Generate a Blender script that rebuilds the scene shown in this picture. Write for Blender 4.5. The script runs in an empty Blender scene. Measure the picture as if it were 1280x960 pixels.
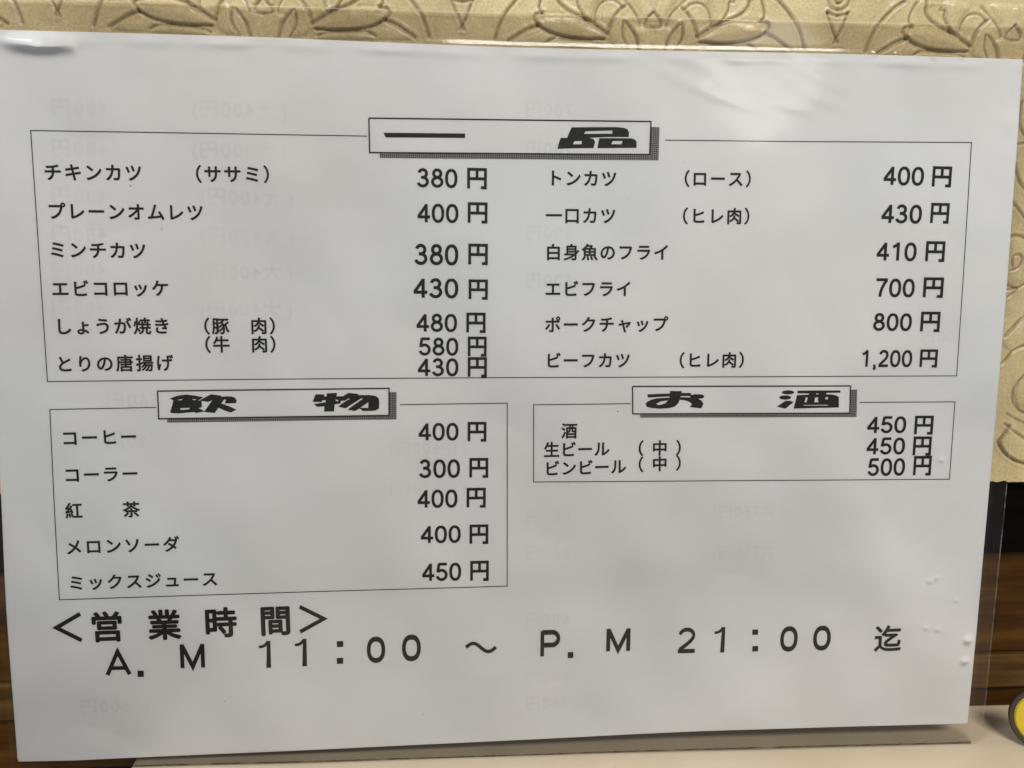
import bpy, math, random
import numpy as np
from mathutils import Matrix, Vector
from mathutils.geometry import tessellate_polygon

S = 0.001                       # everything below is measured in millimetres, the scene is in metres
sc = bpy.context.scene
COL = sc.collection
rnd = random.Random(7)

# ------------------------------------------------------------------ camera
LEAN = math.radians(4.0)        # the menu leans back against the wall
R = np.array([[0.99605202, 0.0102171, 0.08818154],
              [0.00113859, 0.99180245, -0.12777558],
              [-0.08876417, 0.12737153, 0.9878752]])
CS = np.array([-25.31213578, 40.68058901, 252.62145104])     # camera place measured from the menu centre
FPX = 1080.0
sn, cs = math.sin(LEAN), math.cos(LEAN)
A = np.array([[1, 0, 0], [0, sn, -cs], [0, cs, sn]])          # menu frame -> room frame (x right, y into wall, z up)
O = np.array([0, -110.0, 0])
CW = A @ (CS - O)
RW = A @ R.T

cam = bpy.data.cameras.new('camera')
cam.sensor_width = 36.0
cam.lens = FPX / 1280 * 36
cam.clip_start = 0.005
cam.clip_end = 50
camo = bpy.data.objects.new('camera', cam)
COL.objects.link(camo)
m4 = Matrix.Identity(4)
for i in range(3):
    for j in range(3):
        m4[i][j] = RW[i, j]
    m4[i][3] = CW[i] * S
camo.matrix_world = m4
sc.camera = camo

# ------------------------------------------------------------------ light
world = bpy.data.worlds.new('World')
sc.world = world
world.use_nodes = True
bg = world.node_tree.nodes['Background']
bg.inputs[0].default_value = (0.90, 0.97, 1.0, 1)
bg.inputs[1].default_value = 0.26


def area(name, loc, target, size, power, color, shape='RECTANGLE', size_y=None):
    l = bpy.data.lights.new(name, 'AREA')
    l.shape = shape
    l.size = size
    if size_y:
        l.size_y = size_y
    l.energy = power
    l.color = color
    o = bpy.data.objects.new(name, l)
    COL.objects.link(o)
    o.location = loc
    o.rotation_euler = (Vector(target) - Vector(loc)).to_track_quat('-Z', 'Y').to_euler()
    return o


area('ceiling_lamp', (0.45, -1.45, 1.50), (0.02, 0, 0.12), 0.9, 33.5, (1.0, 0.945, 0.87), size_y=0.45)
area('cool_fill', (-1.3, -1.0, 0.75), (0.0, 0, 0.1), 0.45, 14.5, (0.80, 0.92, 1.0), size_y=0.55)  # cool fill added from the left, sized for a glint on the film
sc.view_settings.view_transform = 'Standard'
sc.view_settings.look = 'None'
sc.view_settings.exposure = 0.0
sc.view_settings.gamma = 1.0
sc.cycles.max_bounces = 8
sc.cycles.transparent_max_bounces = 40

# ------------------------------------------------------------------ measuring helpers


def ray(px, py):
    return R.T @ np.array([(px - 640) / FPX, -(py - 480) / FPX, -1.0])


def uv(px, py, off=0.0):
    """place on the menu plane (mm from its centre) of a point measured on the photograph"""
    d = ray(px, py)
    s = (off - CS[2]) / d[2]
    p = CS + s * d
    return p[0], p[1]


def wallpt(px, py, Y):
    d = A @ ray(px, py)
    s = (Y - CW[1]) / d[1]
    p = CW + s * d
    return p[0], p[2]


def tablept(px, py, Z=0.0):
    d = A @ ray(px, py)
    s = (Z - CW[2]) / d[2]
    p = CW + s * d
    return p[0], p[1]


def wave(u, v):
    """gentle cockle of the paper, mm"""
    return (0.22 * np.sin(u * 0.031 + 0.6) * np.cos(v * 0.027 - 0.4) + 0.12 * np.sin(u * 0.011 - v * 0.043 + 1.0)
            + 0.05 * np.sin(u * 0.09 + v * 0.05) - 0.2)


def to_room(u, v, off):
    u = np.asarray(u, float)
    v = np.asarray(v, float)
    n = wave(u, v) + off
    P = np.stack([u, v, n + 0 * u], -1) - O
    return (P @ A.T) * S


def link(o, parent=None):
    COL.objects.link(o)
    if parent is not None:
        o.parent = parent
    return o


def mesh_obj(name, verts, faces, mat, parent=None, smooth=False):
    me = bpy.data.meshes.new(name)
    me.from_pydata([tuple(map(float, p)) for p in verts], [], faces)
    me.materials.append(mat)
    if smooth:
        me.shade_smooth()
    me.update()
    return link(bpy.data.objects.new(name, me), parent)


def grid_obj(name, P, mat, parent=None, smooth=True, flip=False):
    """P: array (ny, nx, 3) metres"""
    ny, nx, _ = P.shape
    me = bpy.data.meshes.new(name)
    idx = np.arange(ny * nx).reshape(ny, nx)
    q = np.stack([idx[:-1, :-1], idx[:-1, 1:], idx[1:, 1:], idx[1:, :-1]], -1).reshape(-1, 4)
    if flip:
        q = q[:, ::-1]
    me.vertices.add(ny * nx)
    me.vertices.foreach_set('co', P.reshape(-1).astype(np.float32))
    n = len(q)
    me.loops.add(n * 4)
    me.polygons.add(n)
    me.loops.foreach_set('vertex_index', q.reshape(-1).astype(np.int32))
    me.polygons.foreach_set('loop_start', np.arange(0, n * 4, 4, dtype=np.int32))
    me.polygons.foreach_set('loop_total', np.full(n, 4, dtype=np.int32))
    if smooth:
        me.polygons.foreach_set('use_smooth', np.ones(n, dtype=bool))
    me.update(calc_edges=True)
    me.materials.append(mat)
    return link(bpy.data.objects.new(name, me), parent)


def empty(name, loc, label, cat, group=None):
    o = bpy.data.objects.new(name, None)
    o.empty_display_size = 0.02
    COL.objects.link(o)
    o['label'] = label
    o['category'] = cat
    if group:
        o['group'] = group
    return o


# ------------------------------------------------------------------ materials
def new_mat(name):
    m = bpy.data.materials.new(name)
    m.use_nodes = True
    nt = m.node_tree
    return m, nt, nt.nodes['Principled BSDF']


def N(nt, t, **kw):
    n = nt.nodes.new(t)
    for k, v in kw.items():
        if k in n.inputs:
            n.inputs[k].default_value = v
        else:
            setattr(n, k, v)
    return n


def ramp(nt, fac, stops):
    r = nt.nodes.new('ShaderNodeValToRGB')
    while len(r.color_ramp.elements) < len(stops):
        r.color_ramp.elements.new(0.5)
    for e, (p, c) in zip(r.color_ramp.elements, stops):
        e.position = p
        e.color = (*c, 1) if len(c) == 3 else c
    nt.links.new(fac, r.inputs[0])
    return r.outputs[0]


def coords(nt, scale):
    tc = nt.nodes.new('ShaderNodeTexCoord')
    mp = nt.nodes.new('ShaderNodeMapping')
    mp.inputs['Scale'].default_value = scale
    nt.links.new(tc.outputs['Object'], mp.inputs[0])
    return mp.outputs[0]


def mat_paper():
    m, nt, b = new_mat('white_copy_paper')
    n = N(nt, 'ShaderNodeTexNoise', Scale=1.0, Detail=4.0)
    nt.links.new(coords(nt, (28, 28, 28)), n.inputs['Vector'])
    c = ramp(nt, n.outputs[0], [(0.3, (0.765, 0.772, 0.772)), (0.7, (0.82, 0.822, 0.826))])
    n2 = N(nt, 'ShaderNodeTexNoise', Scale=1.0, Detail=2.0)
    nt.links.new(coords(nt, (9, 9, 9)), n2.inputs['Vector'])
    c2 = ramp(nt, n2.outputs[0], [(0.35, (0.965, 0.98, 0.985)), (0.65, (1.0, 0.985, 0.975))])
    mm = N(nt, 'ShaderNodeMixRGB', blend_type='MULTIPLY')
    mm.inputs[0].default_value = 1.0
    nt.links.new(c, mm.inputs[1])
    nt.links.new(c2, mm.inputs[2])
    c = mm.outputs[0]
    nt.links.new(c, b.inputs['Base Color'])
    b.inputs['Roughness'].default_value = 0.75
    b.inputs['Specular IOR Level'].default_value = 0.25
    f = N(nt, 'ShaderNodeTexNoise', Scale=1.0, Detail=3.0)
    nt.links.new(coords(nt, (900, 900, 900)), f.inputs['Vector'])
    bp = N(nt, 'ShaderNodeBump', Strength=0.25, Distance=0.00006)
    nt.links.new(f.outputs[0], bp.inputs['Height'])
    nt.links.new(bp.outputs[0], b.inputs['Normal'])
    return m


def mat_ink(name='black_toner', v=0.011):
    m, nt, b = new_mat(name)
    n = N(nt, 'ShaderNodeTexNoise', Scale=1.0, Detail=3.0)
    nt.links.new(coords(nt, (700, 700, 700)), n.inputs['Vector'])
    c = ramp(nt, n.outputs[0], [(0.35, (v, v, v * .92)), (0.75, (v * 2.0, v * 2.0, v * 1.85))])
    nt.links.new(c, b.inputs['Base Color'])
    b.inputs['Roughness'].default_value = 0.6
    b.inputs['Specular IOR Level'].default_value = 0.25
    return m


def mat_halftone():
    m, nt, b = new_mat('halftone_toner')
    tc = nt.nodes.new('ShaderNodeTexCoord')
    mp = nt.nodes.new('ShaderNodeMapping')
    mp.inputs['Rotation'].default_value = (0, 0, math.radians(45))
    nt.links.new(tc.outputs['UV'], mp.inputs[0])
    ch = N(nt, 'ShaderNodeTexChecker', Scale=2.6)
    ch.inputs['Color1'].default_value = (0.42, 0.42, 0.40, 1)
    ch.inputs['Color2'].default_value = (0.018, 0.018, 0.017, 1)
    nt.links.new(mp.outputs[0], ch.inputs['Vector'])
    mx = N(nt, 'ShaderNodeMixRGB')
    mx.inputs[0].default_value = 0.35
    mx.inputs[2].default_value = (0.03, 0.03, 0.03, 1)
    nt.links.new(ch.outputs[0], mx.inputs[1])
    nt.links.new(mx.outputs[0], b.inputs['Base Color'])
    b.inputs['Roughness'].default_value = 0.7
    return m


def mat_faint():
    m, nt, b = new_mat('faint_print_from_other_side')
    tr = N(nt, 'ShaderNodeBsdfTransparent')
    df = N(nt, 'ShaderNodeBsdfDiffuse')
    df.inputs[0].default_value = (0.33, 0.35, 0.36, 1)
    mx = N(nt, 'ShaderNodeMixShader')
    n = N(nt, 'ShaderNodeTexNoise', Scale=1.0, Detail=2.0)
    nt.links.new(coords(nt, (60, 60, 60)), n.inputs['Vector'])
    f = ramp(nt, n.outputs[0], [(0.34, (0.003,) * 3), (0.68, (0.0125,) * 3)])
    nt.links.new(f, mx.inputs[0])
    nt.links.new(tr.outputs[0], mx.inputs[1])
    nt.links.new(df.outputs[0], mx.inputs[2])
    nt.links.new(mx.outputs[0], nt.nodes['Material Output'].inputs[0])
    return m


def mat_film(name, rough=0.09, haze=0.003, ior=1.42, col=(0.95, 0.95, 0.92)):
    m, nt, b = new_mat(name)
    nt.nodes.remove(b)
    tr = N(nt, 'ShaderNodeBsdfTransparent')
    gl = N(nt, 'ShaderNodeBsdfGlossy', Roughness=rough)
    df = N(nt, 'ShaderNodeBsdfDiffuse')
    df.inputs[0].default_value = (*col, 1)
    fr = N(nt, 'ShaderNodeFresnel', IOR=ior)
    m1 = N(nt, 'ShaderNodeMixShader')
    m1.inputs[0].default_value = haze
    nt.links.new(tr.outputs[0], m1.inputs[1])
    nt.links.new(df.outputs[0], m1.inputs[2])
    m2 = N(nt, 'ShaderNodeMixShader')
    nt.links.new(fr.outputs[0], m2.inputs[0])
    nt.links.new(m1.outputs[0], m2.inputs[1])
    nt.links.new(gl.outputs[0], m2.inputs[2])
    nt.links.new(m2.outputs[0], nt.nodes['Material Output'].inputs[0])
    return m


def mat_seam(name, base, alpha_lo, alpha_hi, scale=(60, 60, 60), lo=0.4, hi=0.6):
    m, nt, b = new_mat(name)
    b.inputs['Base Color'].default_value = (*base, 1)
    b.inputs['Roughness'].default_value = 0.3
    n = N(nt, 'ShaderNodeTexNoise', Scale=1.0, Detail=5.0)
    nt.links.new(coords(nt, scale), n.inputs['Vector'])
    f = ramp(nt, n.outputs[0], [(lo, (alpha_lo,) * 3), (hi, (alpha_hi,) * 3)])
    nt.links.new(f, b.inputs['Alpha'])
    return m


def mat_wood(name, stops, scale, rough=0.35, bump=0.0002, spec=0.4):
    m, nt, b = new_mat(name)
    v = coords(nt, scale)
    d = N(nt, 'ShaderNodeTexNoise', Scale=0.35, Detail=3.0)
    nt.links.new(v, d.inputs['Vector'])
    ad = N(nt, 'ShaderNodeMixRGB', blend_type='ADD')
    ad.inputs[0].default_value = 1.2
    nt.links.new(v, ad.inputs[1])
    nt.links.new(d.outputs[1], ad.inputs[2])
    n = N(nt, 'ShaderNodeTexNoise', Scale=1.0, Detail=9.0, Roughness=0.62)
    nt.links.new(ad.outputs[0], n.inputs['Vector'])
    c = ramp(nt, n.outputs[0], stops)
    nt.links.new(c, b.inputs['Base Color'])
    b.inputs['Roughness'].default_value = rough
    b.inputs['Specular IOR Level'].default_value = spec
    bp = N(nt, 'ShaderNodeBump', Strength=0.5, Distance=bump)
    nt.links.new(n.outputs[0], bp.inputs['Height'])
    nt.links.new(bp.outputs[0], b.inputs['Normal'])
    return m


def mat_wallpaper():
    m, nt, b = new_mat('embossed_wallpaper')
    v = coords(nt, (1000, 1000, 1000))
    big = N(nt, 'ShaderNodeTexNoise', Scale=0.035, Detail=5.0)
    nt.links.new(v, big.inputs['Vector'])
    base = ramp(nt, big.outputs[0], [(0.3, (0.53, 0.43, 0.235)), (0.7, (0.73, 0.61, 0.365))])
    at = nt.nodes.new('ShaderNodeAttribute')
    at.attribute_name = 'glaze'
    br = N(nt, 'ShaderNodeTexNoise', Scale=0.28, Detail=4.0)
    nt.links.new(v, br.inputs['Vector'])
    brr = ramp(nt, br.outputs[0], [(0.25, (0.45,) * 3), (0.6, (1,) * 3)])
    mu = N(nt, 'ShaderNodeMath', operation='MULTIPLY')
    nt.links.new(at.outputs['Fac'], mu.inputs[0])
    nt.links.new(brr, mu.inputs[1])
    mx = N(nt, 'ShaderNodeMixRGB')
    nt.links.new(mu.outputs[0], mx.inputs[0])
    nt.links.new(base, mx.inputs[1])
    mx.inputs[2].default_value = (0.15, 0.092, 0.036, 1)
    # little rust specks and soiling
    sp = N(nt, 'ShaderNodeTexNoise', Scale=0.42, Detail=4.0, Roughness=0.7)
    nt.links.new(v, sp.inputs['Vector'])
    spr = ramp(nt, sp.outputs[0], [(0.66, (0,) * 3), (0.76, (0.65,) * 3)])
    m2 = N(nt, 'ShaderNodeMixRGB')
    nt.links.new(spr, m2.inputs[0])
    nt.links.new(mx.outputs[0], m2.inputs[1])
    m2.inputs[2].default_value = (0.21, 0.125, 0.05, 1)
    fi = N(nt, 'ShaderNodeTexNoise', Scale=1.6, Detail=4.0)
    nt.links.new(v, fi.inputs['Vector'])
    m3 = N(nt, 'ShaderNodeMixRGB', blend_type='MULTIPLY')
    m3.inputs[0].default_value = 1
    nt.links.new(m2.outputs[0], m3.inputs[1])
    nt.links.new(ramp(nt, fi.outputs[0], [(0.3, (0.80, 0.77, 0.70)), (0.62, (1, 1, 1))]), m3.inputs[2])
    nt.links.new(m3.outputs[0], b.inputs['Base Color'])
    b.inputs['Roughness'].default_value = 0.26
    b.inputs['Specular IOR Level'].default_value = 0.3
    bp = N(nt, 'ShaderNodeBump', Strength=0.6, Distance=0.00012)
    nt.links.new(fi.outputs[0], bp.inputs['Height'])
    nt.links.new(bp.outputs[0], b.inputs['Normal'])
    return m


def mat_cream(name='cream_laminate'):
    m, nt, b = new_mat(name)
    v = coords(nt, (1000, 1000, 1000))
    n = N(nt, 'ShaderNodeTexNoise', Scale=0.025, Detail=6.0)
    nt.links.new(v, n.inputs['Vector'])
    c = ramp(nt, n.outputs[0], [(0.3, (0.60, 0.485, 0.345)), (0.7, (0.67, 0.56, 0.41))])
    s = N(nt, 'ShaderNodeTexNoise', Scale=0.9, Detail=2.0)
    nt.links.new(v, s.inputs['Vector'])
    mx = N(nt, 'ShaderNodeMixRGB')
    nt.links.new(ramp(nt, s.outputs[0], [(0.70, (0,) * 3), (0.8, (0.5,) * 3)]), mx.inputs[0])
    nt.links.new(c, mx.inputs[1])
    mx.inputs[2].default_value = (0.36, 0.27, 0.17, 1)
    nt.links.new(mx.outputs[0], b.inputs['Base Color'])
    b.inputs['Roughness'].default_value = 0.42
    return m


def mat_plain(name, c, rough=0.4, spec=0.5, var=0.15, scale=200):
    m, nt, b = new_mat(name)
    n = N(nt, 'ShaderNodeTexNoise', Scale=1.0, Detail=4.0)
    nt.links.new(coords(nt, (scale,) * 3), n.inputs['Vector'])
    nt.links.new(ramp(nt, n.outputs[0], [(0.3, tuple(x * (1 - var) for x in c)), (0.7, tuple(min(1, x * (1 + var)) for x in c))]),
                 b.inputs['Base Color'])
    b.inputs['Roughness'].default_value = rough
    b.inputs['Specular IOR Level'].default_value = spec
    return m


M_paper = mat_paper()
M_ink = mat_ink()
M_half = mat_halftone()
M_faint = mat_faint()
M_film = mat_film('clear_plastic_film')
M_back_film = mat_film('clear_plastic_film_back', rough=0.12, haze=0.003, ior=1.25)
M_edge = mat_seam('clear_film_edge', (0.62, 0.58, 0.50), 0.05, 0.18, (300, 300, 300))
M_top_edge = mat_seam('clear_film_lip', (0.70, 0.64, 0.48), 0.06, 0.48, (60, 60, 60), 0.35, 0.62)
M_dirt = mat_seam('grimy_seam', (0.055, 0.04, 0.02), 0.25, 0.97, (130, 130, 130), 0.36, 0.52)
M_wallpaper = mat_wallpaper()
M_wood = mat_wood('brown_varnished_wood', [(0.30, (0.018, 0.006, 0.001)), (0.5, (0.060, 0.024, 0.0035)), (0.72, (0.13, 0.060, 0.010))],
                  (14, 90, 110), rough=0.5, spec=0.12)
M_wood2 = mat_wood('worn_brown_wood', [(0.30, (0.016, 0.007, 0.0015)), (0.5, (0.066, 0.032, 0.007)), (0.72, (0.14, 0.075, 0.022))],
                   (16, 100, 170), rough=0.5, spec=0.15)
M_black = mat_wood('near_black_shade_wood', [(0.3, (0.0018, 0.0012, 0.001)), (0.7, (0.006, 0.004, 0.003))], (14, 90, 110), rough=0.6, spec=0.02)  # near black tone, puts the overhang shade into the rail's colour
M_cream = mat_cream()
M_dark = mat_plain('dark_red_brown_upholstery', (0.020, 0.006, 0.004), 0.7, 0.2)
M_yellow = mat_plain('yellow_enamel', (0.56, 0.39, 0.012), 0.35, 0.5, 0.12, 90)
M_rim = mat_plain('dark_rubber_rim', (0.045, 0.032, 0.02), 0.6, 0.3)

# ------------------------------------------------------------------ the wall: embossed wallpaper, real relief
YW = 17.0      # wallpaper face
YB = 22.0      # shade rail face
YP = 25.0      # wood panelling face


def smooth_poly(pts, closed=False, n=7):
    """Catmull-Rom through the points"""
    P = [np.array(p, float) for p in pts]
    L = len(P)
    if L < 3:
        return np.array(P)
    out = []
    rng = range(L if closed else L - 1)
    for i in rng:
        p0 = P[(i - 1) % L] if closed or i > 0 else P[0]
        p1 = P[i]
        p2 = P[(i + 1) % L]
        p3 = P[(i + 2) % L] if closed or i + 2 < L else P[-1]
        for k in range(n):
            t = k / n
            out.append(0.5 * ((2 * p1) + (-p0 + p2) * t + (2 * p0 - 5 * p1 + 4 * p2 - p3) * t * t + (-p0 + 3 * p1 - 3 * p2 + p3) * t ** 3))
    out.append(P[0] if closed else P[-1])
    return np.array(out)


# curves measured in the photograph, x from the axis of a flower (quarter pixels), y down
Z3 = lambda pts: [(816 + (x - 705) / 4.0, y / 4.0) for x, y in pts]
Z4 = lambda pts: [(960 + x / 4.0, y / 4.0) for x, y in pts]
grooves = [   # right half of a flower: (points, depth mm, half width mm)
    (Z3([(850, 42), (880, 70), (905, 110), (918, 150), (925, 186)]), 0.55, 0.55),
    (Z3([(925, 186), (990, 145), (1045, 118), (1110, 92), (1160, 60), (1185, 25), (1192, -30)]), 0.6, 0.6),
    (Z3([(866, 48), (885, 28), (915, 16), (948, 20), (975, 42), (990, 80), (994, 132)]), 0.4, 0.45),
    (Z3([(835, 125), (805, 160), (782, 200), (765, 252)]), 0.55, 0.5),
    (Z3([(850, 118), (853, 160), (845, 200), (815, 252)]), 0.45, 0.45),
    (Z3([(772, 128), (785, 90), (815, 50), (850, 18), (900, -25)]), 0.3, 0.5),
    (Z3([(1108, -5), (1112, 12), (1088, 12), (1083, 50), (1062, 88), (1035, 128)]), 0.4, 0.4),
    (Z3([(1238, -20), (1250, 5), (1262, 50), (1262, 85), (1245, 108)]), 0.5, 0.5),
    (Z3([(1245, 108), (1278, 116), (1285, 140), (1264, 168)]), 0.6, 0.55),
    (Z3([(1264, 168), (1310, 190), (1345, 213), (1395, 252)]), 0.65, 0.6),
    (Z3([(940, 215), (1030, 219), (1120, 216), (1190, 204), (1235, 185), (1264, 168)]), 0.4, 0.5),
    (Z3([(945, 243), (1000, 226), (1090, 224), (1170, 222), (1215, 248)]), 0.3, 0.5),
    (Z3([(705, 62), (728, 85), (745, 128), (705, 138)]), 0.25, 0.5),
    (Z4([(20, -20), (70, 22), (112, 75), (148, 135), (168, 190), (180, 250)]), 0.6, 0.6),
    (Z4([(296, 62), (318, 140), (345, 216)]), 0.55, 0.5),
    (Z4([(296, 62), (318, 74), (345, 80)]), 0.5, 0.5),
    (Z4([(302, 0), (310, 28), (330, 46), (352, 52)]), 0.35, 0.5),
    (Z4([(335, 0), (342, 12), (360, 18)]), 0.5, 0.45),
]
domes = [   # raised lobes of the right half: (outline, height mm, soft width mm)
    (Z3([(932, 198), (1000, 155), (1060, 125), (1130, 106), (1200, 106), (1252, 120), (1272, 148), (1255, 176), (1190, 198), (1110, 211), (1030, 214), (950, 212)]), 1.3, 3.0),
    (Z3([(1180, 222), (1250, 190), (1290, 195), (1340, 222), (1380, 262), (1240, 262)]), 0.9, 2.5),
    (Z3([(935, 262), (960, 243), (1010, 233), (1110, 230), (1180, 240), (1215, 262)]), 0.9, 2.0),
    (Z3([(925, 178), (990, 136), (1035, 118), (1060, 88), (1080, 50), (1085, 10), (1100, -30), (1010, -40), (960, -10), (995, 40), (1005, 90), (1000, 135)]), 0.9, 2.5),
    (Z3([(858, 128), (880, 100), (905, 130), (912, 190), (900, 235), (820, 250), (848, 200)]), 0.8, 2.0),
    (Z3([(705, 145), (770, 135), (800, 160), (770, 200), (758, 252), (705, 252)]), 0.7, 2.5),
    (Z3([(705, 60), (730, 90), (755, 100), (780, 60), (830, 0), (850, -40), (705, -40)]), 0.8, 2.5),
    (Z3([(1110, -20), (1190, -30), (1240, -20), (1250, 60), (1240, 100), (1130, 100), (1175, 60), (1195, 10)]), 0.5, 2.0),
]
strip_grooves = [   # what shows beside the right edge of the menu
    ([(1276, 128), (1274, 150), (1280, 168), (1296, 176)], 0.5, 0.55),
    ([(1270, 180), (1274, 180), (1282, 178), (1300, 170)], 0.45, 0.5),
    ([(1268, 205), (1274, 226), (1284, 240), (1302, 250)], 0.5, 0.6),
    ([(1262, 250), (1270, 258), (1282, 274), (1300, 285)], 0.5, 0.55),
    ([(1258, 298), (1266, 295), (1274, 295), (1284, 300), (1300, 312)], 0.55, 0.6),
    ([(1262, 338), (1270, 335), (1276, 326), (1274, 319), (1268, 319), (1264, 324), (1264, 333)], 0.5, 0.5),
    ([(1258, 357), (1270, 360), (1282, 355), (1300, 350)], 0.4, 0.6),
    ([(1256, 363), (1271, 361), (1259, 372)], 0.45, 0.5),
    ([(1256, 420), (1266, 410), (1278, 398), (1300, 384)], 0.6, 0.6),
    ([(1252, 455), (1257, 450), (1265, 440), (1279, 433), (1300, 428)], 0.6, 0.6),
    ([(1300, 452), (1279, 471), (1268, 485), (1265.5, 499), (1270, 509), (1280, 516), (1300, 522)], 0.55, 0.6),
    ([(1258, 517), (1268, 523), (1280, 529), (1300, 540)], 0.35, 0.5),
    ([(1256, 530), (1264, 537), (1280, 548), (1300, 562)], 0.55, 0.55),
    ([(1262, 532), (1252, 546), (1248, 553), (1254, 565), (1266, 575), (1280, 580), (1300, 584)], 0.75, 0.6),
]
strip_domes = [
    ([(1262, 532), (1252, 546), (1249, 553), (1255, 564), (1266, 573), (1300, 580), (1300, 560), (1275, 548)], 0.8, 2.2),
    ([(1272, 486), (1269, 498), (1275, 507), (1300, 514), (1300, 460), (1284, 473)], 0.9, 2.2),
    ([(1256, 300), (1270, 298), (1300, 320), (1300, 350), (1280, 352), (1258, 352)], 0.7, 3.0),
    ([(1252, 424), (1280, 402), (1300, 390), (1300, 425), (1279, 430), (1262, 438)], 0.7, 2.5),
    ([(1266, 80), (1300, 80), (1300, 128), (1274, 122)], 0.7, 2.5),
]

STEP = 0.36
X0, X1 = -250.0, 290.0
ZB = wallpt(1260, 602, YW)[1]
ZT = 265.0
gx = np.arange(X0, X1 + STEP, STEP)
gz = np.arange(ZB, ZT + STEP, STEP)
H = np.zeros((len(gz), len(gx)))
G = np.zeros_like(H)


def seg_dist(px, pz, poly):
    best = np.full(px.shape, 1e9)
    for a, b in zip(poly[:-1], poly[1:]):
        d = b - a
        L2 = d @ d + 1e-9
        t = np.clip(((px - a[0]) * d[0] + (pz - a[1]) * d[1]) / L2, 0, 1)
        best = np.minimum(best, np.hypot(px - a[0] - t * d[0], pz - a[1] - t * d[1]))
    return best


def inside(px, pz, poly):
    c = np.zeros(px.shape, bool)
    for a, b in zip(poly[:-1], poly[1:]):
        cond = (a[1] > pz) != (b[1] > pz)
        with np.errstate(divide='ignore', invalid='ignore'):
            xi = (b[0] - a[0]) * (pz - a[1]) / (b[1] - a[1] + 1e-12) + a[0]
        c ^= cond & (px < xi)
    return c


def window(poly, pad):
    i0 = int(max(0, (poly[:, 0].min() - pad - X0) / STEP))
    i1 = int(min(len(gx), (poly[:, 0].max() + pad - X0) / STEP + 1))
    j0 = int(max(0, (poly[:, 1].min() - pad - ZB) / STEP))
    j1 = int(min(len(gz), (poly[:, 1].max() + pad - ZB) / STEP + 1))
    if i1 <= i0 or j1 <= j0:
        return None
    return slice(j0, j1), slice(i0, i1)


def carve(poly, depth, hw):
    w = window(poly, 3.5)
    if w is None:
        return
    PX, PZ = np.meshgrid(gx[w[1]], gz[w[0]])
    d = seg_dist(PX, PZ, poly)
    hw = hw * 0.78
    H[w] += -0.95 * depth * np.exp(-(d / hw) ** 2 * 1.1) + 0.30 * depth * np.exp(-((d - 1.9 * hw) / (1.2 * hw)) ** 2)
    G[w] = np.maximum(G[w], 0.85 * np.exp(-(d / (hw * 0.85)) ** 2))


def swell(poly, h, soft):
    w = window(poly, 1)
    if w is None:
        return
    PX, PZ = np.meshgrid(gx[w[1]], gz[w[0]])
    ins = inside(PX, PZ, poly)
    d = seg_dist(PX, PZ, poly)
    f = np.where(ins, np.sqrt(np.clip(1 - (1 - np.clip(d / soft, 0, 1)) ** 2, 0, 1)), 0)
    H[w] += 0.72 * h * f


ax = wallpt(816, 30, YW)[0]
vx = wallpt(1046, 30, YW)[0]
P2 = 2 * (vx - ax)
VPER = 92.0
strip_x = wallpt(1238, 300, YW)[0]


def to_wall(pts):
    return np.array([wallpt(x, y, YW) for x, y in pts])


for kind, items in (('d', domes), ('g', grooves)):
    for pts, a_, b_ in items:
        base = smooth_poly(to_wall(pts), closed=(kind == 'd'))
        for rep in range(-2, 3):
            for mir in (1, -1):
                for row in range(-2, 2):
                    q = base.copy()
                    q[:, 0] = ax + mir * (q[:, 0] - ax) + rep * P2
                    q[:, 1] = q[:, 1] + row * VPER
                    if row < 0 and q[:, 0].max() > strip_x:
                        continue
                    (swell if kind == 'd' else carve)(q, a_, b_)
for pts, h_, s_ in strip_domes:
    swell(smooth_poly(to_wall(pts), closed=True), h_, s_)
for pts, d_, w_ in strip_grooves:
    carve(smooth_poly(to_wall(pts)), d_, w_)
nr = np.random.RandomState(3)


def blur(a, k):
    for _ in range(2):
        a = sum(np.roll(a, s, 0) for s in range(-k, k + 1)) / (2 * k + 1)
        a = sum(np.roll(a, s, 1) for s in range(-k, k + 1)) / (2 * k + 1)
    return a


H += 1.3 * blur(nr.randn(*H.shape), 9) + 0.5 * blur(nr.randn(*H.shape), 3) + 0.05 * blur(nr.randn(*H.shape), 1)
# two hairline horizontal creases in the paper
for zc in (wallpt(1280, 33, YW)[1] + 30,):
    j = int((zc - ZB) / STEP)
    if 0 < j < len(gz):
        H[j] -= 0.25
PX, PZ = np.meshgrid(gx, gz)
PZ = PZ + 0
PZ[0] += 0.5 * blur(nr.randn(1, len(gx)).repeat(3, 0), 2)[0] * 1.5
Pw = np.stack([PX, YW - H, PZ], -1) * S
wall = grid_obj('wall', Pw, M_wallpaper)
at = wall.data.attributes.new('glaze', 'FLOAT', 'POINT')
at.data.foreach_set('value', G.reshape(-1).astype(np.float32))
wall['kind'] = 'structure'


def box(name, x0, x1, y0, y1, z0, z1, mat, parent=None, bevel=0.0, rot=None):
    v = [(x, y, z) for x in (x0, x1) for y in (y0, y1) for z in (z0, z1)]
    f = [(0, 1, 3, 2), (4, 6, 7, 5), (0, 4, 5, 1), (2, 3, 7, 6), (0, 2, 6, 4), (1, 5, 7, 3)]
    o = mesh_obj(name, [(a * S, b * S, c * S) for a, b, c in v], f, mat, parent)
    if bevel:
        md = o.modifiers.new('bevel', 'BEVEL')
        md.width = bevel * S
        md.segments = 3
    return o


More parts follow.
